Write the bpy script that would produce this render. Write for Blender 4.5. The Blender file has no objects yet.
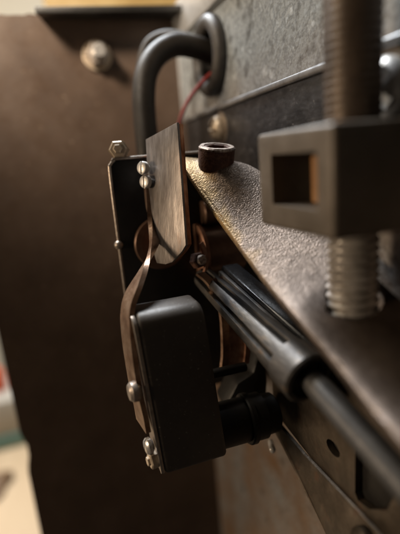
import bpy, bmesh, math, random
from mathutils import Vector, Matrix
random.seed(7)
S = 0.001                      # everything below is written in millimetres
scene = bpy.context.scene
COL = scene.collection

# ------------------------------------------------------------------ camera
cam = bpy.data.cameras.new("camera")
cam.sensor_fit = 'HORIZONTAL'; cam.sensor_width = 36.0; cam.lens = 38.97
cam.clip_start = 0.005; cam.clip_end = 20.0
cam.dof.use_dof = True; cam.dof.focus_distance = 0.110; cam.dof.aperture_fstop = 9.2
cam_ob = bpy.data.objects.new("camera", cam); COL.objects.link(cam_ob)
r_, u_, f_ = Vector((.9436, -.3205, -.0832)), Vector((.1542, .2030, .9670)), Vector((.2930, .9252, -.2410))
m3 = Matrix((r_, u_, -f_)).transposed()
cam_ob.matrix_world = Matrix.Translation((0, 0, 0)) @ m3.to_4x4()
scene.camera = cam_ob

# ------------------------------------------------------------------ world, lamps, exposure
world = bpy.data.worlds.new("World"); scene.world = world; world.use_nodes = True
bg = world.node_tree.nodes["Background"]
bg.inputs[0].default_value = (1.0, .84, .68, 1); bg.inputs[1].default_value = 0.024

def area(name, loc, target, size, power, color):
    l = bpy.data.lights.new(name, 'AREA'); l.shape = 'DISK'; l.size = size; l.energy = power; l.color = color
    o = bpy.data.objects.new(name, l); COL.objects.link(o)
    o.location = Vector(loc); d = Vector(target) - Vector(loc)
    o.rotation_euler = d.to_track_quat('-Z', 'Y').to_euler()
    return o
area("window_light", (-.04, .60, .70), (.04, .10, 0), .36, 13.5, (.90, .95, 1.0))
wl_ = bpy.data.lights.new("panel_top_spot", 'SPOT'); wl_.energy = 2.8; wl_.color = (1.0, .84, .66)      # added unseen spot that brightens the panel top, leaving its foot dark
wl_.spot_size = math.radians(92); wl_.spot_blend = 1.0; wl_.shadow_soft_size = .018
wl_o = bpy.data.objects.new("panel_top_spot", wl_); COL.objects.link(wl_o); wl_o.location = (-.075, .105, .135)
wl_o.rotation_euler = (Vector((.0, .205, .10)) - Vector((-.075, .105, .135))).to_track_quat('-Z', 'Y').to_euler()
area("left_warm_fill", (-.45, .135, .03), (.05, .10, -.05), .12, 1.1, (1.0, .76, .52))  # added fill from the left, stands in for warm bounce off the bench
area("background_fill", (-.35, .50, .75), (-.1, .7, -.2), .3, 4.2, (1.0, .86, .66))  # added unseen light to brighten the wall and bench behind the panel

scene.view_settings.view_transform = 'Standard'; scene.view_settings.look = 'None'
scene.view_settings.exposure = 0.2; scene.view_settings.gamma = 1.0
scene.view_settings.use_curve_mapping = False
scene.cycles.use_denoising = True
scene.cycles.max_bounces = 8

# ------------------------------------------------------------------ materials
MATS = {}
def material(name, cols, scale=1.0, metallic=0.0, rough=(.4, .6), bump=0.0, bump_scale=4.0, stretch=(1, 1, 1),
             detail=6.0, spot=None, spot_scale=1.0, spot_lim=(.62, .70), spot_metal=None, coat=0.0, spec=.5, band=None):
    """cols: list of (position, rgb) on a noise ramp; spot: second colour in irregular patches; scales are per millimetre"""
    m = bpy.data.materials.new(name); m.use_nodes = True; MATS[name] = m
    nt = m.node_tree; N = nt.nodes; L = nt.links; b = N["Principled BSDF"]
    tc = N.new("ShaderNodeTexCoord"); mp = N.new("ShaderNodeMapping")
    mp.inputs["Scale"].default_value = (1000 * stretch[0], 1000 * stretch[1], 1000 * stretch[2])
    L.new(tc.outputs["Object"], mp.inputs[0])
    def noise(sc, det=detail, rgh=.6):
        n = N.new("ShaderNodeTexNoise"); n.inputs["Scale"].default_value = sc
        n.inputs["Detail"].default_value = det; n.inputs["Roughness"].default_value = rgh
        L.new(mp.outputs[0], n.inputs["Vector"]); return n
    def ramp(src, stops):
        r = N.new("ShaderNodeValToRGB"); e = r.color_ramp.elements
        while len(e) < len(stops): e.new(.5)
        for el, (p, c) in zip(e, stops): el.position = p; el.color = (*c, 1) if len(c) == 3 else c
        L.new(src, r.inputs[0]); return r
    n1 = noise(scale)
    cr = ramp(n1.outputs[0], cols)
    col = cr.outputs[0]
    b.inputs["Metallic"].default_value = metallic
    if spot:
        n2 = noise(spot_scale, 8, .65)
        sr = ramp(n2.outputs[0], [(spot_lim[0], (0, 0, 0)), (spot_lim[1], (1, 1, 1))])
        fac = sr.outputs[0]
        if band:      # rust stain and painted warm light over a range of heights (axis, centre, half width in mm)
            sx = N.new("ShaderNodeSeparateXYZ"); L.new(tc.outputs["Object"], sx.inputs[0])
            mr = N.new("ShaderNodeMapRange"); mr.clamp = True
            mr.inputs[1].default_value = band[1] * S; mr.inputs[2].default_value = band[2] * S
            L.new(sx.outputs[band[0]], mr.inputs[0])
            mu = N.new("ShaderNodeMath"); mu.operation = 'MULTIPLY'
            L.new(fac, mu.inputs[0]); L.new(mr.outputs[0], mu.inputs[1]); fac = mu.outputs[0]
        mx = N.new("ShaderNodeMix"); mx.data_type = 'RGBA'
        L.new(fac, mx.inputs["Factor"]); L.new(col, mx.inputs["A"]); mx.inputs["B"].default_value = (*spot, 1)
        col = mx.outputs["Result"]
        if spot_metal is not None:
            mm = N.new("ShaderNodeMapRange"); L.new(fac, mm.inputs[0])
            mm.inputs[3].default_value = metallic; mm.inputs[4].default_value = spot_metal
            L.new(mm.outputs[0], b.inputs["Metallic"])
    L.new(col, b.inputs["Base Color"])
    n3 = noise(scale * 2.3, 8, .7)
    rr = N.new("ShaderNodeMapRange"); L.new(n3.outputs[0], rr.inputs[0])
    rr.inputs[1].default_value = .3; rr.inputs[2].default_value = .7
    rr.inputs[3].default_value = rough[0]; rr.inputs[4].default_value = rough[1]
    L.new(rr.outputs[0], b.inputs["Roughness"])
    b.inputs["Specular IOR Level"].default_value = spec
    b.inputs["Coat Weight"].default_value = coat; b.inputs["Coat Roughness"].default_value = .25
    if bump:
        n4 = noise(bump_scale, 4, .55)
        bp = N.new("ShaderNodeBump"); bp.inputs["Strength"].default_value = 1.0; bp.inputs["Distance"].default_value = bump * S
        L.new(n4.outputs[0], bp.inputs["Height"]); L.new(bp.outputs[0], b.inputs["Normal"])
    return m

material("brown_paint", [(.32, (.064, .041, .029)), (.5, (.081, .053, .037)), (.68, (.100, .067, .048))], .045, 0, (.32, .56), .06, .25, detail=12,
         spot=(.24, .18, .13), spot_scale=.4, spot_lim=(.63, .67))
material("black_paint", [(.3, (.007, .0062, .0055)), (.7, (.016, .014, .012))], .3, 0, (.4, .6), .02, 1.5,
         spot=(.06, .052, .045), spot_scale=.8, spot_lim=(.70, .74))
material("case_plastic", [(.3, (.034, .0245, .018)), (.7, (.052, .039, .029))], .2, 0, (.42, .6), .04, 2.2, spec=.9,
         spot=(.26, .235, .21), spot_scale=1.1, spot_lim=(.635, .67))
material("boss_plastic", [(.3, (.010, .0085, .007)), (.7, (.018, .015, .012))], .2, 0, (.45, .6), .03, 2.2, spec=.35)
material("galvanised", [(.30, (.085, .09, .092)), (.42, (.21, .228, .24)), (.50, (.33, .36, .38)), (.56, (.20, .22, .235)), (.66, (.44, .48, .51)), (.76, (.66, .70, .74))], .2, .3,
         (.34, .6), .22, .5, (1, 1, 1), 15, spot=(.19, .115, .065), spot_scale=.05, spot_lim=(.22, .66), spot_metal=.15, band=(2, 262, 226))  # brown is rust by the rail plus warm reflection painted on the lower wall
material("rail_highlight", [(.3, (.20, .205, .22)), (.7, (.34, .345, .36))], .3, .5, (.3, .42), .02, 1.0)  # pale bluish tone paints the highlight along the rail's upper edge
material("grey_lip", [(.3, (.36, .36, .36)), (.7, (.5, .5, .5))], .2, .5, (.35, .5), .03, 1)
material("rail_black", [(.3, (.022, .023, .026)), (.6, (.05, .05, .054)), (.8, (.12, .12, .125))], .5, .35, (.25, .45), .05, 1.2, (1, .5, 1), 9,
         spot=(.30, .29, .28), spot_scale=1.1, spot_lim=(.66, .72), spot_metal=.7)



material("rust_bolt", [(.3, (.045, .018, .011)), (.55, (.10, .042, .024)), (.75, (.17, .085, .05))], .8, .25, (.55, .8), .22, 1.6)
material("rim_worn", [(.3, (.09, .05, .035)), (.5, (.30, .24, .20)), (.7, (.48, .42, .37))], 1.1, .6, (.4, .6), .15, 1.6)
material("clamp_steel", [(.3, (.085, .068, .051)), (.7, (.145, .118, .092))], .12, .2, (.42, .58), .05, .8,
         spot=(.22, .18, .14), spot_scale=.3, spot_lim=(.64, .75))
material("zinc_thread", [(.3, (.30, .275, .25)), (.5, (.42, .39, .36)), (.7, (.58, .55, .52))], .25, .5, (.3, .45), .02, 2)
material("brown_thread", [(.3, (.050, .036, .026)), (.5, (.088, .064, .047)), (.7, (.16, .12, .09))], .2, .45, (.36, .52), .05, 1.2, (1, 1, .4))
material("pocket_glow", [(.3, (.42, .2, .08)), (.7, (.6, .32, .14))], .3, .4, (.3, .5))  # warm brown painted for the lit inner wall of the clamp pocket
material("bright_steel", [(.3, (.50, .47, .44)), (.7, (.72, .70, .68))], .6, .6, (.2, .35), .03, 2)
material("tan_zinc", [(.3, (.42, .33, .24)), (.7, (.62, .52, .40))], .5, .35, (.3, .45), .03, 2)
material("white_zinc", [(.3, (.52, .50, .47)), (.7, (.70, .68, .66))], .5, .25, (.25, .4), .03, 2)
material("dull_steel", [(.3, (.30, .25, .21)), (.7, (.48, .42, .37))], .6, .65, (.3, .45), .04, 1.5)
material("blade_steel", [(.28, (.13, .11, .10)), (.5, (.23, .205, .19)), (.72, (.36, .33, .315))], .3, .7, (.36, .52), .06, 1.0, (1.5, 1.5, .3), 10,
         spot=(.26, .15, .09), spot_scale=.3, spot_lim=(.58, .74))
material("copper_edge", [(.3, (.16, .062, .030)), (.5, (.38, .16, .08)), (.7, (.60, .33, .20))], .5, .85, (.3, .5), .10, 1.4, (1, 1, .35), 8)
material("leaf_copper", [(.3, (.15, .082, .052)), (.5, (.27, .17, .115)), (.7, (.40, .29, .22))], .3, .8, (.32, .48), .08, 1.2, detail=9)
material("old_copper", [(.3, (.17, .075, .042)), (.5, (.34, .165, .10)), (.72, (.52, .32, .21))], .3, .3, (.35, .55), .10, 1.2)
material("lacquer_brown", [(.3, (.15, .085, .055)), (.7, (.24, .145, .10))], .3, .45, (.28, .42))
material("shaft_steel", [(.3, (.050, .047, .046)), (.55, (.095, .089, .085)), (.75, (.20, .185, .17))], .5, .5, (.40, .56), .05, 1.6, (1, .25, 1), 9,
         spot=(.15, .105, .07), spot_scale=.5, spot_lim=(.58, .68))
material("guide_black", [(.3, (.018, .019, .022)), (.7, (.035, .036, .04))], .4, .4, (.18, .32), .02, 1.5)
material("rubber", [(.3, (.026, .023, .021)), (.7, (.044, .039, .035))], .3, 0, (.45, .6), .03, 1.2, spec=.35)
material("hose_rubber", [(.3, (.013, .0105, .0085)), (.7, (.024, .019, .015))], .3, 0, (.46, .6), .02, 1.2, spot=(.12, .105, .09), spot_scale=.25, spot_lim=(.70, .74), spec=.3)
material("rod_blue", [(.3, (.040, .040, .042)), (.7, (.075, .074, .076))], .3, .15, (.42, .55), .03, 1.5)
material("web_steel", [(.3, (.052, .041, .030)), (.5, (.092, .072, .054)), (.7, (.15, .12, .092))], .14, .65, (.34, .52), .06, 1.0, detail=9,
         spot=(.085, .045, .025), spot_scale=.25, spot_lim=(.58, .68), spot_metal=.2)
material("red_wire", [(.3, (.20, .022, .018)), (.7, (.28, .035, .028))], .5, 0, (.4, .55))
material("cream_wall", [(.3, (.66, .58, .45)), (.7, (.74, .66, .52))], .01, 0, (.7, .9))
material("bench_wood", [(.3, (.46, .33, .20)), (.7, (.60, .45, .29))], .02, 0, (.5, .7), stretch=(1, .2, 1))
material("gold_wood", [(.3, (.42, .28, .10)), (.6, (.55, .40, .17)), (.75, (.70, .58, .34))], .05, 0, (.4, .6))
material("teal", [(.3, (.09, .19, .17)), (.7, (.13, .23, .20))], .05, 0, (.4, .6))
material("red_plastic", [(.3, (.65, .10, .04)), (.7, (.75, .15, .06))], .05, 0, (.3, .5))
material("grey_plastic", [(.3, (.36, .33, .28)), (.7, (.44, .40, .34))], .05, 0, (.4, .6))
material("dark_lump", [(.3, (.14, .08, .04)), (.7, (.2, .12, .06))], .05, 0, (.5, .7))

def plate_material(name, y_rough, y_smooth):
    """granular casting that runs out into a machined foot (object Y in mm)"""
    m = bpy.data.materials.new(name); m.use_nodes = True; MATS[name] = m
    nt = m.node_tree; N = nt.nodes; L = nt.links; b = N["Principled BSDF"]
    tc = N.new("ShaderNodeTexCoord"); mp = N.new("ShaderNodeMapping"); mp.inputs["Scale"].default_value = (1000, 1000, 1000)
    L.new(tc.outputs["Object"], mp.inputs[0])
    def noise(sc, det, rg=.6):
        n = N.new("ShaderNodeTexNoise"); n.inputs["Scale"].default_value = sc; n.inputs["Detail"].default_value = det
        n.inputs["Roughness"].default_value = rg; L.new(mp.outputs[0], n.inputs["Vector"]); return n.outputs[0]
    def rng(src, a, b_, c, d):
        r = N.new("ShaderNodeMapRange"); L.new(src, r.inputs[0])
        for i, v in enumerate((a, b_, c, d)): r.inputs[i + 1].default_value = v
        return r.outputs[0]
    def op(o, a, c):
        q = N.new("ShaderNodeMath"); q.operation = o
        for i, v in enumerate((a, c)):
            if isinstance(v, float): q.inputs[i].default_value = v
            else: L.new(v, q.inputs[i])
        return q.outputs[0]
    def mix(f, a, c):
        q = N.new("ShaderNodeMix"); q.data_type = 'RGBA'; L.new(f, q.inputs["Factor"])
        for k, v in (("A", a), ("B", c)):
            if isinstance(v, tuple): q.inputs[k].default_value = (*v, 1)
            else: L.new(v, q.inputs[k])
        return q.outputs["Result"]
    sx = N.new("ShaderNodeSeparateXYZ"); L.new(tc.outputs["Object"], sx.inputs[0])
    yy = op('ADD', op('MULTIPLY', sx.outputs[1], 1000.0), op('MULTIPLY', op('SUBTRACT', noise(.12, 4), .5), 22.0))
    rough_f = rng(yy, y_smooth, y_rough, 0, 1)
    grain = noise(1.0, 5, .7)
    c1 = mix(rng(grain, .35, .65, 0, 1), (.095, .070, .054), (.215, .165, .132))
    edge_f = op('MULTIPLY', rng(op('ADD', sx.outputs[0], op('MULTIPLY', op('SUBTRACT', noise(.2, 5), .5), .010)), -.0045, -.0085, 0, 1), rng(yy, 6, 20, .25, 1))  # gold edge tone with a brass glow painted in toward the upper left
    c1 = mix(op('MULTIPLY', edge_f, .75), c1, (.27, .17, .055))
    c2 = mix(rng(noise(.16, 8), .3, .7, 0, 1), (.055, .040, .031), (.11, .083, .066))
    L.new(mix(rough_f, c2, c1), b.inputs["Base Color"])
    b.inputs["Metallic"].default_value = .68
    L.new(rng(noise(1.4, 6), .3, .7, .30, .48), b.inputs["Roughness"])
    vo = N.new("ShaderNodeTexVoronoi"); vo.feature = 'SMOOTH_F1'; vo.inputs["Scale"].default_value = 2.5; vo.inputs["Smoothness"].default_value = .8
    L.new(mp.outputs[0], vo.inputs["Vector"])
    h = op('ADD', op('MULTIPLY', vo.outputs["Distance"], -1.0), op('ADD', op('MULTIPLY', noise(.5, 3), 1.4), noise(3.2, 4, .7)))
    bp = N.new("ShaderNodeBump"); bp.inputs["Distance"].default_value = .10 * S
    L.new(rng(rough_f, 0, 1, .08, 1), bp.inputs["Strength"]); L.new(h, bp.inputs["Height"]); L.new(bp.outputs[0], b.inputs["Normal"])
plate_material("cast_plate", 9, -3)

# ------------------------------------------------------------------ mesh helpers (millimetres)
V = Vector
def frame(axis):
    w = V(axis).normalized(); a = V((0, 0, 1)) if abs(w.z) < .9 else V((1, 0, 0))
    u = a.cross(w).normalized(); return u, w.cross(u).normalized(), w
def box(lo, hi, bev=0, seg=2, bm=None):
    bm = bm or bmesh.new(); vs = []
    new = bmesh.new()
    for x in (lo[0], hi[0]):
        for y in (lo[1], hi[1]):
            for z in (lo[2], hi[2]): vs.append(new.verts.new((x, y, z)))
    for f in ((0, 1, 3, 2), (4, 6, 7, 5), (0, 4, 5, 1), (2, 3, 7, 6), (0, 2, 6, 4), (1, 5, 7, 3)): new.faces.new([vs[i] for i in f])
    return merge(bm, finish(new, bev, seg))
def finish(bm, bev=0, seg=2):
    bmesh.ops.recalc_face_normals(bm, faces=bm.faces[:])
    if bev: bmesh.ops.bevel(bm, geom=bm.edges[:], offset=bev, segments=seg, affect='EDGES', profile=.5, clamp_overlap=True)
    return bm
def merge(a, b):
    me = bpy.data.meshes.new("tmp"); b.to_mesh(me); b.free(); a.from_mesh(me); bpy.data.meshes.remove(me); return a
def prism(pts, vec, bev=0, seg=2):
    bm = bmesh.new(); n = len(pts)
    a = [bm.verts.new(p) for p in pts]; b = [bm.verts.new(V(p) + V(vec)) for p in pts]
    bm.faces.new(a); bm.faces.new(b[::-1])
    for i in range(n): bm.faces.new((a[i], b[i], b[(i + 1) % n], a[(i + 1) % n]))
    return finish(bm, bev, seg)
def lathe(org, axis, prof, n=40, rfun=None, cap=True):
    """prof: (distance along axis, radius)"""
    bm = bmesh.new(); u, v, w = frame(axis); rings = []
    for t, r in prof:
        ring = []
        for k in range(n):
            a = 2 * math.pi * k / n; rr = r if rfun is None else rfun(t, r, a)
            ring.append(bm.verts.new(V(org) + w * t + (u * math.cos(a) + v * math.sin(a)) * rr))
        rings.append(ring)
    for A, B in zip(rings, rings[1:]):
        for k in range(n): bm.faces.new((A[k], A[(k + 1) % n], B[(k + 1) % n], B[k]))
    if cap: bm.faces.new(rings[0][::-1]); bm.faces.new(rings[-1])
    return finish(bm)
def spline(pts, n=8):
    P = [V(p) for p in pts]; P = [P[0] * 2 - P[1]] + P + [P[-1] * 2 - P[-2]]; out = []
    for i in range(1, len(P) - 2):
        for k in range(n):
            t = k / n; a, b, c, d = P[i - 1:i + 3]
            out.append(.5 * ((2 * b) + (c - a) * t + (2 * a - 5 * b + 4 * c - d) * t * t + (3 * b - a - 3 * c + d) * t ** 3))
    return out + [P[-2]]
def tube(pts, r, n=24, sm=8):
    path = spline(pts, sm) if sm else [V(p) for p in pts]; bm = bmesh.new(); rings = []
    u = None
    for i, p in enumerate(path):
        t = (path[min(i + 1, len(path) - 1)] - path[max(i - 1, 0)]).normalized()
        if u is None: u = frame(t)[0]
        u = (u - t * u.dot(t)).normalized(); v = t.cross(u)
        rings.append([bm.verts.new(p + (u * math.cos(2 * math.pi * k / n) + v * math.sin(2 * math.pi * k / n)) * r) for k in range(n)])
    for A, B in zip(rings, rings[1:]):
        for k in range(n): bm.faces.new((A[k], A[(k + 1) % n], B[(k + 1) % n], B[k]))
    bm.faces.new(rings[0][::-1]); bm.faces.new(rings[-1]); return finish(bm)
def ribbon(rowsA, rowsB, thick, nsub=1, wob=0.0):
    """a solid sheet between two matching edge lines"""
    bm = bmesh.new(); top = []; n = len(rowsA)
    for a, b in zip(rowsA, rowsB):
        top.append([V(a).lerp(V(b), k / nsub) for k in range(nsub + 1)])
    def nrm(i, k):
        i0, i1 = max(i - 1, 0), min(i + 1, n - 1); k0, k1 = max(k - 1, 0), min(k + 1, nsub)
        return (top[i1][k] - top[i0][k]).cross(top[i][k1] - top[i][k0]).normalized()
    T = []; B = []
    for i in range(n):
        T.append([]); B.append([])
        for k in range(nsub + 1):
            p = top[i][k] + V((random.uniform(-wob, wob), random.uniform(-wob, wob), random.uniform(-wob, wob)))
            T[-1].append(bm.verts.new(p)); B[-1].append(bm.verts.new(p - nrm(i, k) * thick))
    for i in range(n - 1):
        for k in range(nsub):
            bm.faces.new((T[i][k], T[i + 1][k], T[i + 1][k + 1], T[i][k + 1]))
            bm.faces.new((B[i][k], B[i][k + 1], B[i + 1][k + 1], B[i + 1][k]))
        bm.faces.new((T[i][0], B[i][0], B[i + 1][0], T[i + 1][0]))
        bm.faces.new((T[i][nsub], T[i + 1][nsub], B[i + 1][nsub], B[i][nsub]))
    for k in range(nsub):
        bm.faces.new((T[0][k], T[0][k + 1], B[0][k + 1], B[0][k]))
        bm.faces.new((T[-1][k], B[-1][k], B[-1][k + 1], T[-1][k + 1]))
    return finish(bm)
def cut(bm, *cutters):
    """real holes: boolean difference, applied"""
    def tmp(b):
        me = bpy.data.meshes.new("tmp"); b.to_mesh(me); b.free(); o = bpy.data.objects.new("tmp", me); COL.objects.link(o); return o
    o = tmp(bm); cs = [tmp(c) for c in cutters]
    for c in cs:
        md = o.modifiers.new("cut", 'BOOLEAN'); md.operation = 'DIFFERENCE'; md.object = c; md.solver = 'EXACT'
    bpy.context.view_layer.update()
    me = bpy.data.meshes.new_from_object(o.evaluated_get(bpy.context.evaluated_depsgraph_get()))
    out = bmesh.new(); out.from_mesh(me)
    for q in [o] + cs: bpy.data.objects.remove(q)
    bpy.data.meshes.remove(me); return out

def mesh_object(name, bm, mat, base, parent=None, sharp=35):
    for v in bm.verts: v.co = (v.co - V(base)) * S
    me = bpy.data.meshes.new(name); bm.to_mesh(me); bm.free()
    me.materials.append(MATS[mat])
    me.polygons.foreach_set("use_smooth", [True] * len(me.polygons)); me.set_sharp_from_angle(angle=math.radians(sharp))
    o = bpy.data.objects.new(name, me); COL.objects.link(o)
    if parent: o.parent = parent
    else: o.location = V(base) * S
    return o
def tag(o, label, cat, group=None):
    o["label"] = label; o["category"] = cat
    if group: o["group"] = group
    return o
class Thing:
    def __init__(self, name, label, cat, base, group=None):
        self.base = base; self.root = bpy.data.objects.new(name, None); COL.objects.link(self.root)
        self.root.empty_display_size = .005; self.root.location = V(base) * S; tag(self.root, label, cat, group)
    def part(self, name, bm, mat, parent=None, label=None, sharp=35):
        o = mesh_object(name, bm, mat, self.base, parent or self.root, sharp)
        if label: o["label"] = label
        return o
def single(name, bm, mat, base, label, cat, group=None, kind=None):
    o = mesh_object(name, bm, mat, base)
    if kind: o["kind"] = kind; o["label"] = label
    else: tag(o, label, cat, group)
    return o

# ------------------------------------------------------------------ far background
wl = single("wall", box((-900, 1000, -900), (900, 1020, 700)), "cream_wall", (0, 1000, -900), "blurred cream wall far behind the panel", "wall", kind="structure")
single("workbench_top", cut(box((-420, 300, -392), (-20, 600, -372), 3)), "bench_wood", (-200, 450, -392), "blurred tan workbench top at the lower left corner", "workbench")
single("rag", lathe((-128, 520, -371.9), (0, 0, 1), [(0, 20), (6, 24), (12, 17), (16, 6)], 20, lambda t, r, a: r * (1 + .25 * math.sin(3 * a + t * .2))), "dark_lump", (-128, 520, -372),
       "small brown lump lying on the tan workbench", "rag")
t = Thing("tool_tray", "teal edged grey tray on the far side of the workbench", "tray", (-110, 615, -372))
t.part("tray_body", box((-210, 602, -372), (-60, 690, -300), 4), "grey_plastic"); t.part("edging", box((-212, 598, -371), (-58, 601.5, -352), 1), "teal")
single("red_handle", lathe((-118, 640, -299.8), (0, 0, 1), [(0, 9), (2, 11), (18, 11), (32, 8), (36, 4)], 20), "red_plastic", (-118, 640, -300), "orange red handle standing on the grey tray", "handle")
single("wooden_batten", box((14, 330, 84), (260, 352, 150), 2), "gold_wood", (100, 340, 104), "bright golden wooden batten above the top of the brown panel", "batten")

# ------------------------------------------------------------------ brown panel
t = Thing("steel_panel", "dark brown painted sheet steel panel standing behind the mechanism", "panel", (15, 205, -230))
pl = [(-33.5, 0, -230), (-33.2, 0, -143), (-32.6, 0, -139), (-31.4, 0, -134), (-31.2, 0, -128), (-33.2, 0, -121), (-33.6, 0, -60), (-33.6, 0, 62.0)]
x = -33.6
while x < 7:
    x += random.uniform(1.5, 4); pl.append((min(x, 8), 0, 62.4 + random.uniform(-.5, .5)))
pl += [(8.2, 0, 62.6), (64.0, 0, 62.8), (64.0, 0, -230)]
t.part("sheet", prism([(p[0], 205, p[2]) for p in pl], (0, 1.6, 0)), "brown_paint")
t.part("top_flange", prism([(4, 191, 58.6), (62, 190, 60.2), (63.8, 204.8, 61.0), (6, 204.8, 60.6)], (0, 0, 2.2), .2), "black_paint", label="black folded top edge of the panel")
t = Thing("hex_bolt", "zinc bolt with flange nut on the brown panel near its top", "bolt", (26.8, 204.9, 46.5))
c = (26.8, 204.9, 46.5); ax = (0, -1, 0)
t.part("washer", lathe(c, ax, [(0, 6.2), (1.0, 6.2), (1.3, 5.9)], 36), "tan_zinc")
nutp = t.part("nut", lathe(V(c) + V((0, -1.3, 0)), ax, [(0, 4.7), (.3, 5.0), (3.4, 5.0), (3.9, 4.4)], 6), "dull_steel", sharp=20)
t.part("stud", lathe(V(c) + V((0, -1.3, 0)), ax, [(0, 3.0)] + [(3.9 + .4 * k, 2.75 + .25 * (k % 2)) for k in range(12)] + [(9.2, 2.3)], 28), "bright_steel", nutp)

# ------------------------------------------------------------------ galvanised housing, lip, rail
XG = 64.2
t = Thing("metal_housing", "weathered grey galvanised metal housing wall on the right", "housing", (66, 120, -230))
gcut = lathe((60, 164.3, 36.6), (1, 0, 0), [(0, 10.5), (12, 10.5)], 40)
t.part("side_sheet", cut(box((XG, -40, -230), (XG + 1.4, 208, 50.6)), gcut), "galvanised")
t.part("top_lip", box((62.0, -40, 51.6), (66, 206, 66), .8), "grey_lip", label="smooth pale grey lip along the housing top")
t.part("end_edge", box((62.4, 203.2, 18), (64.1, 204.9, 50.5), .3), "grey_lip")
t = Thing("cable_grommet", "grey rubber grommet ring set in the galvanised housing", "grommet", (64, 164.3, 22))
prof = [(10.3 + 2.9 * (1 - math.cos(a)), a) for a in ()]
bm = bmesh.new(); rings = []
for k in range(56):
    a = 2 * math.pi * k / 56; ring = []
    for j in range(14):
        b = 2 * math.pi * j / 14
        R = 11.3 + 2.9 * math.cos(b)
        ring.append(bm.verts.new((62.7 + 2.9 * math.sin(b), 164.3 + R * math.cos(a), 36.6 + R * math.sin(a))))
    rings.append(ring)
for k in range(56):
    for j in range(14): bm.faces.new((rings[k][j], rings[(k + 1) % 56][j], rings[(k + 1) % 56][(j + 1) % 14], rings[k][(j + 1) % 14]))
t.part("ring", finish(bm), "rubber")
t.part("sleeve", lathe((64.4, 164.3, 36.6), (1, 0, 0), [(0, 9.2), (14, 9.2), (14, 8.6), (0, 8.6)], 36, cap=False), "rubber")

t = Thing("mounting_rail", "black steel mounting rail along the galvanised housing", "rail", (62, 90, 0))
t.part("face_strip", box((61.4, -40, -6), (64.1, 197, 16.6), .3), "rail_black")
t.part("upper_edge", box((60.4, -40, 16.65), (64.1, 197.5, 18.4), .55, 3), "rail_highlight", label="top edge of the rail with its pale highlight painted in")
def pan_screw(label, c, r, h, mat, ang):
    t = Thing("rail_screw", label, "screw", c, "screws on the mounting rail")
    head = lathe(c, (-1, 0, 0), [(0, r), (h * .25, r), (h * .55, r * .9), (h * .8, r * .68), (h * .95, r * .36), (h, .05)], 32)
    cs = []
    for k in (0, 1):
        a = ang + k * math.pi / 2; u = V((0, math.cos(a), math.sin(a))); v = V((0, -math.sin(a), math.cos(a)))
        o = V(c) + V((-h * .2, 0, 0)); W = r * .2; Lg = r * .74
        cs.append(prism([o + u * Lg + v * W, o - u * Lg + v * W, o - u * Lg - v * W, o + u * Lg - v * W], (-h, 0, 0)))
    t.part("head", cut(head, *cs), mat); t.part("washer", lathe(V(c) + V((.25, 0, 0)), (-1, 0, 0), [(-.2, r * 1.25), (.22, r * 1.25)], 32), "dull_steel")
pan_screw("dull small screw on the black rail behind the rusty bolt", (61.1, 153.5, 10.2), 4.6, 4.4, "tan_zinc", .4)
pan_screw("bright cross head screw on the rail at the right picture edge", (61.1, 69.6, 9.6), 5.8, 3.4, "white_zinc", .75)

# ------------------------------------------------------------------ cables
single("rubber_hose", tube([(33, 151, -22), (33.0, 152.6, -6), (33.2, 152.8, 4.5), (33.8, 155.2, 14.7), (34.8, 157.1, 23.1), (37.3, 159.4, 30.9), (42.5, 161.5, 37.1), (49.7, 162.6, 40.3), (57.8, 163.6, 39.6), (64.3, 164.2, 37.6), (76, 165, 34)], 4.0, 28),
       "hose_rubber", (33, 151, -22), "thick black rubber hose arching out of the grommet", "hose")
single("rear_cable", tube([(40, 176, -10), (38.4, 175, 10), (37.9, 174.6, 23.7), (38.9, 176.2, 34.9), (43.0, 178, 44.2), (50.0, 176.4, 47.2), (57.5, 171, 44.6), (64.3, 168.5, 41.6), (76, 167, 38)], 1.9, 20),
       "hose_rubber", (40, 176, -10), "thinner black cable arching behind the thick hose", "cable")
single("electric_wire", tube([(43, 158, 0), (45.7, 158.6, 9.5), (49.7, 158.8, 18.5), (55.8, 159.6, 25.6), (64.5, 160.6, 31.5), (76, 161, 33)], .75, 12),
       "red_wire", (43, 158, 0), "thin red wire running up into the grommet", "wire")

# ------------------------------------------------------------------ dark bracket, coil and case deep inside
t = Thing("side_bracket", "flat black bracket plate with rounded corner left of the steel blade", "bracket", (22, 127, -44))
def rounded(x0, x1, z0, z1, r, y, n=6):
    pts = []
    for cx, cz, a0 in ((x1 - r, z1 - r, 0), (x0 + r, z1 - r, 90), (x0 + r, z0 + r, 180), (x1 - r, z0 + r, 270)):
        for k in range(n + 1):
            a = math.radians(a0 + 90 * k / n); pts.append((cx + r * math.cos(a), y, cz + r * math.sin(a)))
    return pts
t.part("plate", prism(rounded(15.8, 44, -47, 2.2, 3.2, 126.4), (0, 1.4, 0), .12), "black_paint")
rim = [(44, 126, 2.0)] + [(19 + 0, 126, 2.0), (17.4, 126, 1.6), (16.3, 126, .6), (15.9, 126, -1.0), (15.8, 126, -12), (15.8, 126, -30), (15.8, 126, -47)]
t.part("rim", tube(rim, .45, 10, 4), "dull_steel", label="thin worn bright rim of the black plate")
t.part("nut", lathe((19.3, 127.6, 4.4), (-.25, -1, .1), [(-1, 3.0), (0, 3.0), (.05, 2.5), (1.9, 2.5), (2.2, 2.2), (2.25, 1.3), (3.2, 1.3), (3.4, 1.0)], 6), "tan_zinc", sharp=20)
for nm, c, r in (("rivet", (15.6, 125.4, -22.2), 1.3),):
    t.part(nm, lathe(c, (-.25, -1, .1), [(-1.5, r * .9), (0, r), (r * .4, r * .9), (r * .75, r * .5), (r * .85, .05)], 20), "dull_steel")
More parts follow.
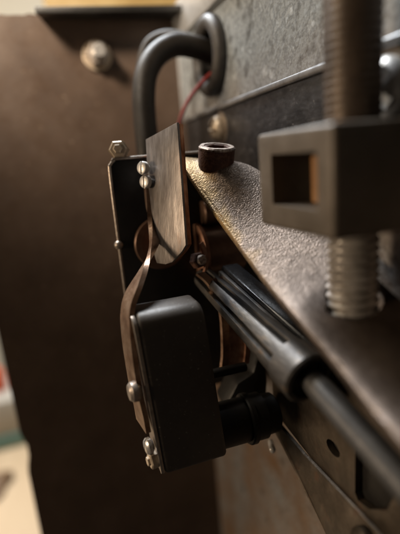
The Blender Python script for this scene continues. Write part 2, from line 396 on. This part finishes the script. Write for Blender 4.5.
t = Thing("bobbin_end", "round brown bobbin end behind the lower part of the steel blade", "bobbin", (27, 122.5, -31))
t.part("disc", lathe((27.6, 124.6, -23), (0, -1, 0), [(0, 7.6), (.3, 7.8), (1.4, 7.8), (1.7, 7.5), (1.7, 5.6), (1.3, 5.4)], 40), "lacquer_brown")
t.part("hub", lathe((27.6, 123.2, -23), (0, -1, 0), [(0, 3.4), (2.4, 3.4), (2.8, 3.0)], 30), "old_copper")
t = Thing("inner_housing", "black housing deep in the gap under the cast plate", "housing", (50, 140, -76))
t.part("body", box((36.4, 127.9, -76), (63.5, 165, -9), 1.5, 3), "black_paint")
t.part("rib", box((51, 126, -70), (53, 128, -12), .3), "black_paint")
t = Thing("drum_coil", "dark brown drum coil glimpsed between the blade and cast plate", "coil", (47, 122, -48))
t.part("drum", lathe((40.6, 125.0, -27.5), (1, 0, 0), [(0, 7.6), (12.0, 7.6)], 48), "lacquer_brown")
t.part("end_flange", lathe((38.9, 125.0, -27.5), (1, 0, 0), [(0, 8.2), (.3, 8.6), (1.3, 8.6), (1.6, 8.2)], 48), "old_copper")
t.part("upper_drum", lathe((41.6, 125.5, -16.0), (1, 0, 0), [(0, 3.4), (.4, 3.8), (11.0, 3.8)], 36), "lacquer_brown")
t = Thing("terminal_nut", "small dull brass nut and tab between the blade and shaft", "nut", (34, 110, -30))
t.part("nut", lathe((34.0, 111.5, -27.0), (.5, -1, .2), [(0, 2.0), (.2, 2.3), (1.8, 2.3), (2.1, 2.0)], 6), "rust_bolt", sharp=20)
t.part("thread_end", lathe((34.0, 111.5, -27.0), (.5, -1, .2), [(2.0, 1.4), (3.2, 1.4), (3.4, 1.2)], 16), "rim_worn")
t.part("tab", ribbon([(36.2, 112, -22.5), (36.6, 111, -25), (36.9, 110.5, -28), (36.2, 110.6, -30.6)], [(37.8, 114, -22.5), (38.2, 113, -25), (38.5, 112.5, -28), (37.8, 112.6, -30.6)], .6), "old_copper")

# bent copper leaf behind the black case
L = [(33.6, 110, -30.2), (35.6, 109.0, -32.4), (37.2, 108, -35.6), (38.2, 107.4, -39.0), (38.6, 107, -43.0), (38.4, 106.6, -49), (38.0, 106.4, -54), (37.2, 106.4, -58.4)]
A = spline(L, 4)
t = Thing("copper_leaf", "curved rusty copper leaf between the black case and the grooved shaft", "leaf spring", (41, 114, -60))
t.part("front_edge", ribbon([p + V((0, -.6, 0)) for p in A], [p + V((2.4, .2, 0)) for p in A], .9), "leaf_copper", label="worn bright front edge of the leaf")
t.part("web", ribbon([p + V((2.5, .3, 0)) for p in A[4:]], [p + V((6.6, -.6, .4)) for p in A[4:]], .8, 4, .1), "old_copper")
t.part("rear_rib", ribbon([p + V((6.7, -1.4, .4)) for p in A[8:]], [p + V((8.4, -1.2, .4)) for p in A[8:]], .8), "old_copper")

# ------------------------------------------------------------------ contact blade with its leaf
t = Thing("contact_blade", "upright steel blade with copper coloured edge in sharp focus", "blade", (26, 112, -56))
nt_, nb_, ft_, fb_ = V((31.5, 108.1, 9.3)), V((29.0, 101.8, -20.4)), V((26.2, 123.1, 6.4)), V((23.4, 115.8, -21.0))
out = [nt_, nt_.lerp(nb_, .3), nt_.lerp(nb_, .65), nb_, V((28.2, 103.4, -22.3)), V((26.4, 107.0, -25.4)), V((25.1, 109.2, -26.2)), V((23.6, 113.0, -26.4)), V((23.2, 115.0, -23.0)), ft_.lerp(fb_, .55), ft_.lerp(V((26.6, 122, 6.8)), .3)]
bl_n = (nb_ - nt_).cross(ft_ - nt_).normalized()
if bl_n.x < 0: bl_n = -bl_n
t.part("steel_face", prism(out, bl_n * .7, .12), "blade_steel")
out2 = [p.lerp(V((26.4, 112, -8)), .012) for p in out]
t.part("copper_backing", prism([p + bl_n * .72 for p in out2], bl_n * 1.25, .15), "copper_edge")
for c in ((23.8, 118.6, -1.0), (24.0, 118.2, -4.7)):
    d = V((-.80, -.58, .12)).normalized(); hd_ = lathe(c, d, [(-2.0, .9), (-.7, .9), (-.7, 1.75), (.25, 1.78), (.55, 1.6), (.68, 1.2), (.70, .05)], 26)
    o = V(c) + d * .15; q = V((.2, .1, 1)).normalized(); w_ = d.cross(q).normalized()
    t.part("contact_stud", cut(hd_, prism([o + q * 2.5 + w_ * .25, o - q * 2.5 + w_ * .25, o - q * 2.5 - w_ * .25, o + q * 2.5 - w_ * .25], d * 2)), "white_zinc")
lf = spline([(26.0, 121.2, -1.0), (25.3, 118.8, -8.0), (24.4, 116.4, -14.0), (23.1, 112.4, -18.5), (21.2, 107, -21.5), (18.9, 101, -24.6), (16.2, 96.4, -27.6), (13.6, 93.4, -31.0), (12.7, 92.0, -34.8), (12.3, 91.2, -42), (12.5, 90.8, -52), (12.9, 90.6, -57), (13.1, 90.6, -61.5)], 6)
lfp = t.part("leaf_spring", ribbon(lf, [p + V((-1.1 * max(0, min(1, (-27 - p.z) / 8)) + 3.4 * math.exp(-((p.z + 20) / 5.0) ** 2), 6.8 - 4.0 * max(0, min(1, (p.z + 30) / 14)), .3)) for p in lf], 1.25), "leaf_copper")
for c, r, h in (((11.4, 91.6, -50.6), 2.5, 2.2),):
    t.part("rivet", lathe(c, (-1, -.1, 0), [(-.8, r * .6), (0, r * .95), (.3, r), (h * .7, r * .95), (h, r * .7), (h + .1, .05)], 26), "dull_steel", lfp)

# ------------------------------------------------------------------ black relay case
t = Thing("relay_case", "black rounded plastic case hanging below the blade with dust specks", "case", (21, 97, -73))
def arc(c, r, a0, a1, n=8): return [(c[0] + r * math.cos(math.radians(a0 + (a1 - a0) * k / n)), c[1] + r * math.sin(math.radians(a0 + (a1 - a0) * k / n))) for k in range(n + 1)]
yz = arc((93.2, -35.6), 3.4, 180, 90, 10) + arc((98.2, -34.4), 2.2, 90, 0, 5) + arc((98.4, -72.0), 2.0, 0, -90, 4) + arc((91.0, -72.6), 1.2, 270, 180, 4)
bm = bmesh.new(); rows = []
def case_x(z, s): f = (z + 30) / -44.; return (12.9 + 2.4 * f) if s == 0 else (28.2 + 3.2 * f)
for s, ins in ((0, .7), (0, .2), (0, 0), (1, 0), (1, .2), (1, .7)):
    off = {.7: 0, .2: .35, 0: .9}[ins]
    cy, cz = 96.8, -53
    row = []
    for y, z in yz:
        d = V((y - cy, z - cz)); k = 1 - ins / d.length
        yy, zz = cy + d.x * k, cz + d.y * k
        xx = case_x(zz, s) + (off if s == 0 else -off)
        row.append(bm.verts.new((xx, yy, zz)))
    rows.append(row)
n = len(yz)
for A_, B_ in zip(rows, rows[1:]):
    for k in range(n): bm.faces.new((A_[k], A_[(k + 1) % n], B_[(k + 1) % n], B_[k]))
bm.faces.new(rows[0]); bm.faces.new(rows[-1][::-1])
t.part("body", finish(bm), "case_plastic", sharp=40)
cov = [(case_x(z, 0) - .15, 96.8 + (y - 96.8) * .985, z * .99 - .6) for y, z in yz]
bm = prism(cov, (-.9, 0, 0), .12); covp = t.part("cover_plate", bm, "dull_steel", label="thin grey metal cover on the left side of the case")
sc = lathe((12.7, 92.0, -66.0), (-1, -.15, 0), [(-.6, 1.4), (0, 2.1), (.8, 2.1), (1.3, 1.6), (1.5, .8), (1.52, .05)], 26)
t.part("screw", cut(sc, prism([(11.9, 91.6, -69), (11.9, 92.2, -69), (11.9, 92.2, -63), (11.9, 91.6, -63)], (-3, 0, 0))), "bright_steel", covp)
t.part("nut", lathe((13.8, 92.4, -70.2), (-1, -.15, 0), [(-.6, 1.8), (0, 2.2), (1.5, 2.2), (1.8, 1.9), (1.85, 1.1), (2.4, 1.1)], 6), "tan_zinc", covp, sharp=20)
t.part("pivot_boss", lathe((30.5, 97, -71.4 + 2), (1, 0, -.02), [(0, 5.7), (.3, 6.0), (8.6, 6.0), (9.0, 5.8), (9.0, 5.0)], 44), "boss_plastic")
t.part("boss_flange", lathe((39.6, 97, -69.6), (1, 0, -.02), [(0, 6.6), (.4, 6.9), (1.6, 6.9), (1.7, 6.3), (5.0, 6.3), (5.1, 5.6), (8.6, 5.4), (9.0, 5.0)], 44), "boss_plastic")
t.part("upper_pin", lathe((29.0, 100, -55.6), (1, 0, -.02), [(0, 1.3), (13, 1.3), (13.3, 1.1)], 30), "boss_plastic")
single("glint_screw", lathe((47.4, 96.5, -81.4), (-.4, -1, .3), [(-6, .8), (0, .95), (.5, .85), (.8, .5), (.9, .05)], 18), "white_zinc", (47.4, 97, -82),
       "tiny bright screw tip just below the black pivot boss", "screw")
t = Thing("pivot_arm", "black pivot arm behind the boss under the grooved shaft", "arm", (50, 105, -82))
t.part("arm", prism([(42, 106, -64), (47, 106, -62), (51.2, 106, -52), (51.6, 106, -66), (50.4, 106, -76), (46, 106, -79), (40, 106, -76), (38, 106, -70)], (0, 9, 0), .8), "black_paint")
t.part("web_rib", box((44, 110, -52), (51.4, 114.5, -42), .5), "black_paint")

# ------------------------------------------------------------------ grooved shaft, guide, push rod
s0, s1 = V((38.3, 118.0, -34.0)), V((42.9, 71.6, -44.6))
axv = (s1 - s0); ln = axv.length; u0, v0, w0 = frame(axv)
view = (-(s0 + s1) / 2); va = math.atan2(view.dot(v0), view.dot(u0))
def groove(t_, r, a):
    if t_ > ln * .90 or t_ < .4: return r
    rr = r
    for g, wd, dp in ((va + .46, .105, 1.7), (va - .48, .105, 1.7), (va + 1.6, .1, .9), (va - 1.5, .1, .9), (va + math.pi, .1, .9)):
        d = abs((a - g + math.pi) % (2 * math.pi) - math.pi)
        if d < wd * 1.7: rr = min(rr, r - dp * min(1, (wd * 1.7 - d) / (wd * .5)))
    return rr
prof = [(0, 3.1), (.4, 3.3)] + [(ln * k / 24, 3.3 + 2.0 * k / 24) for k in range(1, 22)] + [(ln * .898, 5.15), (ln * .901, 5.15)]
t = Thing("grooved_shaft", "dark steel shaft with two long grooves running toward the viewer", "shaft", tuple(s0.lerp(s1, .5) - V((0, 0, 5))))
t.part("barrel", lathe(s0, axv, prof, 220, groove), "shaft_steel", sharp=25)
t.part("collar", lathe(s0 + axv.normalized() * ln * .902, axv, [(0, 5.3), (.3, 5.6), (6.4, 5.75), (6.9, 5.4), (7.0, 4.5), (5.2, 4.2)], 56), "shaft_steel")
t.part("collar_core", lathe(s0 + axv.normalized() * ln * .902, axv, [(4.9, 4.3), (5.4, 4.2)], 32), "black_paint")
t = Thing("guide_block", "glossy black guide block above and behind the grooved shaft", "guide", (46, 90, -44))
t.part("block", prism([(41.6, 112, -29.6), (47, 112, -29.6), (47, 112, -42), (41.6, 112, -42)], (4.4, -42, -10.4), .7, 3), "guide_black")
t.part("edge_strip", prism([(40.4, 111, -30.8), (41.5, 111, -30.8), (41.5, 111, -33), (40.4, 111, -33)], (4.4, -40, -10.0), .3), "shaft_steel")
p0, p1 = V((43.6, 67.6, -45.6)), V((46.4, 41.6, -54.6))
single("push_rod", lathe(p0, p1 - p0, [(-2, 2.4), (0, 2.6)] + [(k, 2.7) for k in (1, 8, 16, 24, 32, 44)], 36), "rod_blue", tuple(p1), "slim blue grey rod leaving the shaft collar to the lower right", "rod")

# ------------------------------------------------------------------ lower side bracket
t = Thing("support_plate", "brownish steel support plate with an oval hole at the lower right", "plate", (52, 75, -92))
web = prism([(52, 104, -74.5), (52, 104, -46), (52, 20, -40), (52, 20, -98), (52, 58, -86), (52, 84, -76.8)], (1.6, 0, 0), .15)
hole = lathe((48, 74.4, -67.3), (1, 0, 0), [(0, 1), (10, 1)], 28, lambda t_, r, a: 1 / math.sqrt((math.cos(a) / 2.6) ** 2 + (math.sin(a) / 1.75) ** 2))
slot = prism([(48, 66.6, -58), (48, 66.6, -73.2), (48, 65.6, -74.4), (48, 62, -73.6), (48, 57, -69.5), (48, 55, -64), (48, 56, -55)], (10, 0, 0))
t.part("web", cut(web, hole, slot), "web_steel")
t.part("lip", prism([(51.9, 104, -75.4), (51.9, 86, -76.6), (51.9, 66.6, -75.9), (51.9, 50, -75.4), (50.9, 20, -76), (46.5, 20, -112), (48.6, 60, -94.5), (49.2, 71.2, -88.6), (50.4, 94.6, -79.4), (51, 104, -77)], (-.9, 0, -.3), .1), "web_steel", label="narrow bent lip along the lower edge of the plate")
t.part("dark_slot_backing", box((53.8, 52, -76), (60, 90, -54), .8), "black_paint")  # black box added behind the slot so the recess reads dark
t.part("screw", lathe((49.4, 60.4, -79.4), (-1, 0, .1), [(-.5, 2.0), (0, 3.2), (.8, 3.1), (1.6, 2.3), (2.0, 1.0), (2.05, .05)], 28), "web_steel")

# ------------------------------------------------------------------ cast plate
Le = [(35.5, 122, 1.2), (34.8, 116.4, -.9), (35.4, 112, -4.6), (37.5, 103.9, -12.0), (39.4, 92.5, -20.0), (40.4, 79.6, -27.1), (40.8, 68.6, -31.4), (41.1, 58.9, -35.2), (40.5, 48.5, -38.4), (40.0, 41.8, -39.9), (39, 20, -45)]
Re = [(46.5, 122, -1.0), (49.0, 117, -1.8), (51.5, 111, -3.4), (55, 103.9, -6.8), (57.5, 92.5, -13.5), (58.5, 79.6, -21), (58.5, 68.6, -26.0), (58.5, 58.9, -30), (58, 48.5, -33.4), (57, 41.8, -35.4), (57, 20, -40)]
LS, RS = spline(Le, 6), spline(Re, 6)
def plate_rows(i0, i1):
    rowsL, rowsR = LS[i0:i1], RS[i0:i1]; return rowsL, rowsR
t = Thing("cast_plate", "rough cast bronze toned plate sloping down toward the viewer", "plate", (46, 75, -46))
seam = 27
def at(line, q):
    q = max(0, min(len(line) - 1.001, q)); i = int(q); return line[i].lerp(line[i + 1], q - i)
def surface(q0, q1, thick, nsub, rough, f0=0.0, f1=1.0, lift=0.0, rows=None):
    """part of the sloping sheet; q0 / q1 are functions of the place across, so the joint may run slanted"""
    bm = bmesh.new(); T = []; B = []; rows = rows or 60
    for i in range(rows + 1):
        T.append([]); B.append([])
        for k in range(nsub + 1):
            f = f0 + (f1 - f0) * k / nsub
            q = q0(f) + (q1(f) - q0(f)) * i / rows; p = at(LS, q).lerp(at(RS, q), f)
            e = math.exp(-((p.y - 108.5) / 7.5) ** 2) * math.exp(-((p.x - 43.5) / 7.0) ** 2)
            p = p + V((0, 0, 3.2 * e * min(1, f * 3) + lift - .5 * math.exp(-f * 20) + random.uniform(-rough, rough)))
            T[-1].append(bm.verts.new(p)); B[-1].append(bm.verts.new(p + V((.05, .15, -thick))))
    n = len(T)
    for i in range(n - 1):
        for k in range(nsub):
            bm.faces.new((T[i][k], T[i + 1][k], T[i + 1][k + 1], T[i][k + 1])); bm.faces.new((B[i][k], B[i][k + 1], B[i + 1][k + 1], B[i + 1][k]))
        bm.faces.new((T[i][0], B[i][0], B[i + 1][0], T[i + 1][0])); bm.faces.new((T[i][nsub], T[i + 1][nsub], B[i + 1][nsub], B[i][nsub]))
    for k in range(nsub):
        bm.faces.new((T[0][k], T[0][k + 1], B[0][k + 1], B[0][k])); bm.faces.new((T[-1][k], B[-1][k], B[-1][k + 1], T[-1][k + 1]))
    return finish(bm)
last = len(LS) - 1.01
foot = surface(lambda f: 0, lambda f: last, 1.2, 44, .03, .03, 1.0, 0, 110)
t.part("gilt_edge", surface(lambda f: 0, lambda f: last, 1.3, 3, .05, 0.0, .0295, .02, 120), "cast_plate", label="worn golden edge of the cast plate, brass sheen painted in", sharp=60)
h1 = lathe((47.6, 69.0, -40), (0, -.2, 1), [(0, 1.9), (30, 1.9)], 28)
h2 = lathe((52.3, 67.6, -40), (0, 0, 1), [(0, 5.5), (30, 5.5)], 32)
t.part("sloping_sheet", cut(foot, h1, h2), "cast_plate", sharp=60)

# rusty socket bolt
t = Thing("socket_bolt", "rusty brown socket head bolt on top of the cast plate", "bolt", (42.6, 109.6, -2.6))
c = V((43.0, 113.6, -1.9)); ax = V((.05, -.24, 1)).normalized()
head = lathe(c, ax, [(-2.5, 4.7), (0, 4.85), (4.0, 4.9), (4.6, 4.75), (4.9, 4.45)], 44)
hd = t.part("head", cut(head, lathe(c + ax * 1.6, ax, [(0, 3.0), (6, 3.0)], 6)), "rust_bolt")
t.part("worn_rim", lathe(c, ax, [(4.35, 4.93), (4.75, 4.90), (5.12, 4.55), (5.15, 3.55), (4.95, 3.5)], 44, lambda t_, r, a: r + .07 * math.sin(7 * a) + .05 * math.sin(13 * a + 1), cap=False), "rim_worn", hd, label="pale worn rim of the bolt head")

# ------------------------------------------------------------------ clamp block and threaded rod
t = Thing("clamp_block", "blurred dark steel clamp block with a square window in front", "clamp", (50, 68, -14.0))
body = box((39.3, 55.5, -14.0), (63.0, 80.2, 3.6), .8, 4)
win = box((36, 59.8, -9.5), (58, 74.6, -.3), .3); bore = lathe((52.3, 68, -30), (0, 0, 1), [(0, 5.15), (60, 5.15)], 36)
t.part("body", cut(body, win, bore), "clamp_steel")
t.part("pocket_lit_strip", box((43.2, 60.2, -9.2), (46.6, 67.6, -1.0), .4), "pocket_glow", label="added copper brown strip painting the lit inner wall behind the window")  # added strip, its colour stands for light bouncing inside the pocket

def threaded(c, r, z0, z1, pitch, depth, n=48, per=8):
    bm = bmesh.new(); rings = []; nz = int((z1 - z0) / pitch * per)
    for i in range(nz + 1):
        z = z0 + (z1 - z0) * i / nz; ring = []
        for k in range(n):
            ph = ((z / pitch) - k / n) % 1.0; d = abs(ph - .5) * 2
            ch = min(1, (min(z - z0, z1 - z) + .2) / 1.0)
            rr = r - depth * (1 - min(1, max(0, (d - .08) / .8))) - (1 - ch) * .9
            a = 2 * math.pi * k / n; ring.append(bm.verts.new((c[0] + rr * math.cos(a), c[1] + rr * math.sin(a), z)))
        rings.append(ring)
    for A_, B_ in zip(rings, rings[1:]):
        for k in range(n): bm.faces.new((A_[k], A_[(k + 1) % n], B_[(k + 1) % n], B_[k]))
    bm.faces.new(rings[0][::-1]); bm.faces.new(rings[-1]); return finish(bm)
t = Thing("threaded_rod", "thick threaded rod standing upright through the clamp block", "rod", (52.3, 68, -32.2))
t.part("upper_length", threaded((52.3, 68), 4.95, -4, 45, 1.4, .24), "brown_thread", label="dirty brown upper length of the rod")
t.part("lower_end", threaded((52.3, 68), 4.95, -32.2, -4.4, 1.7, .6), "zinc_thread", label="pale zinc lower end of the rod")
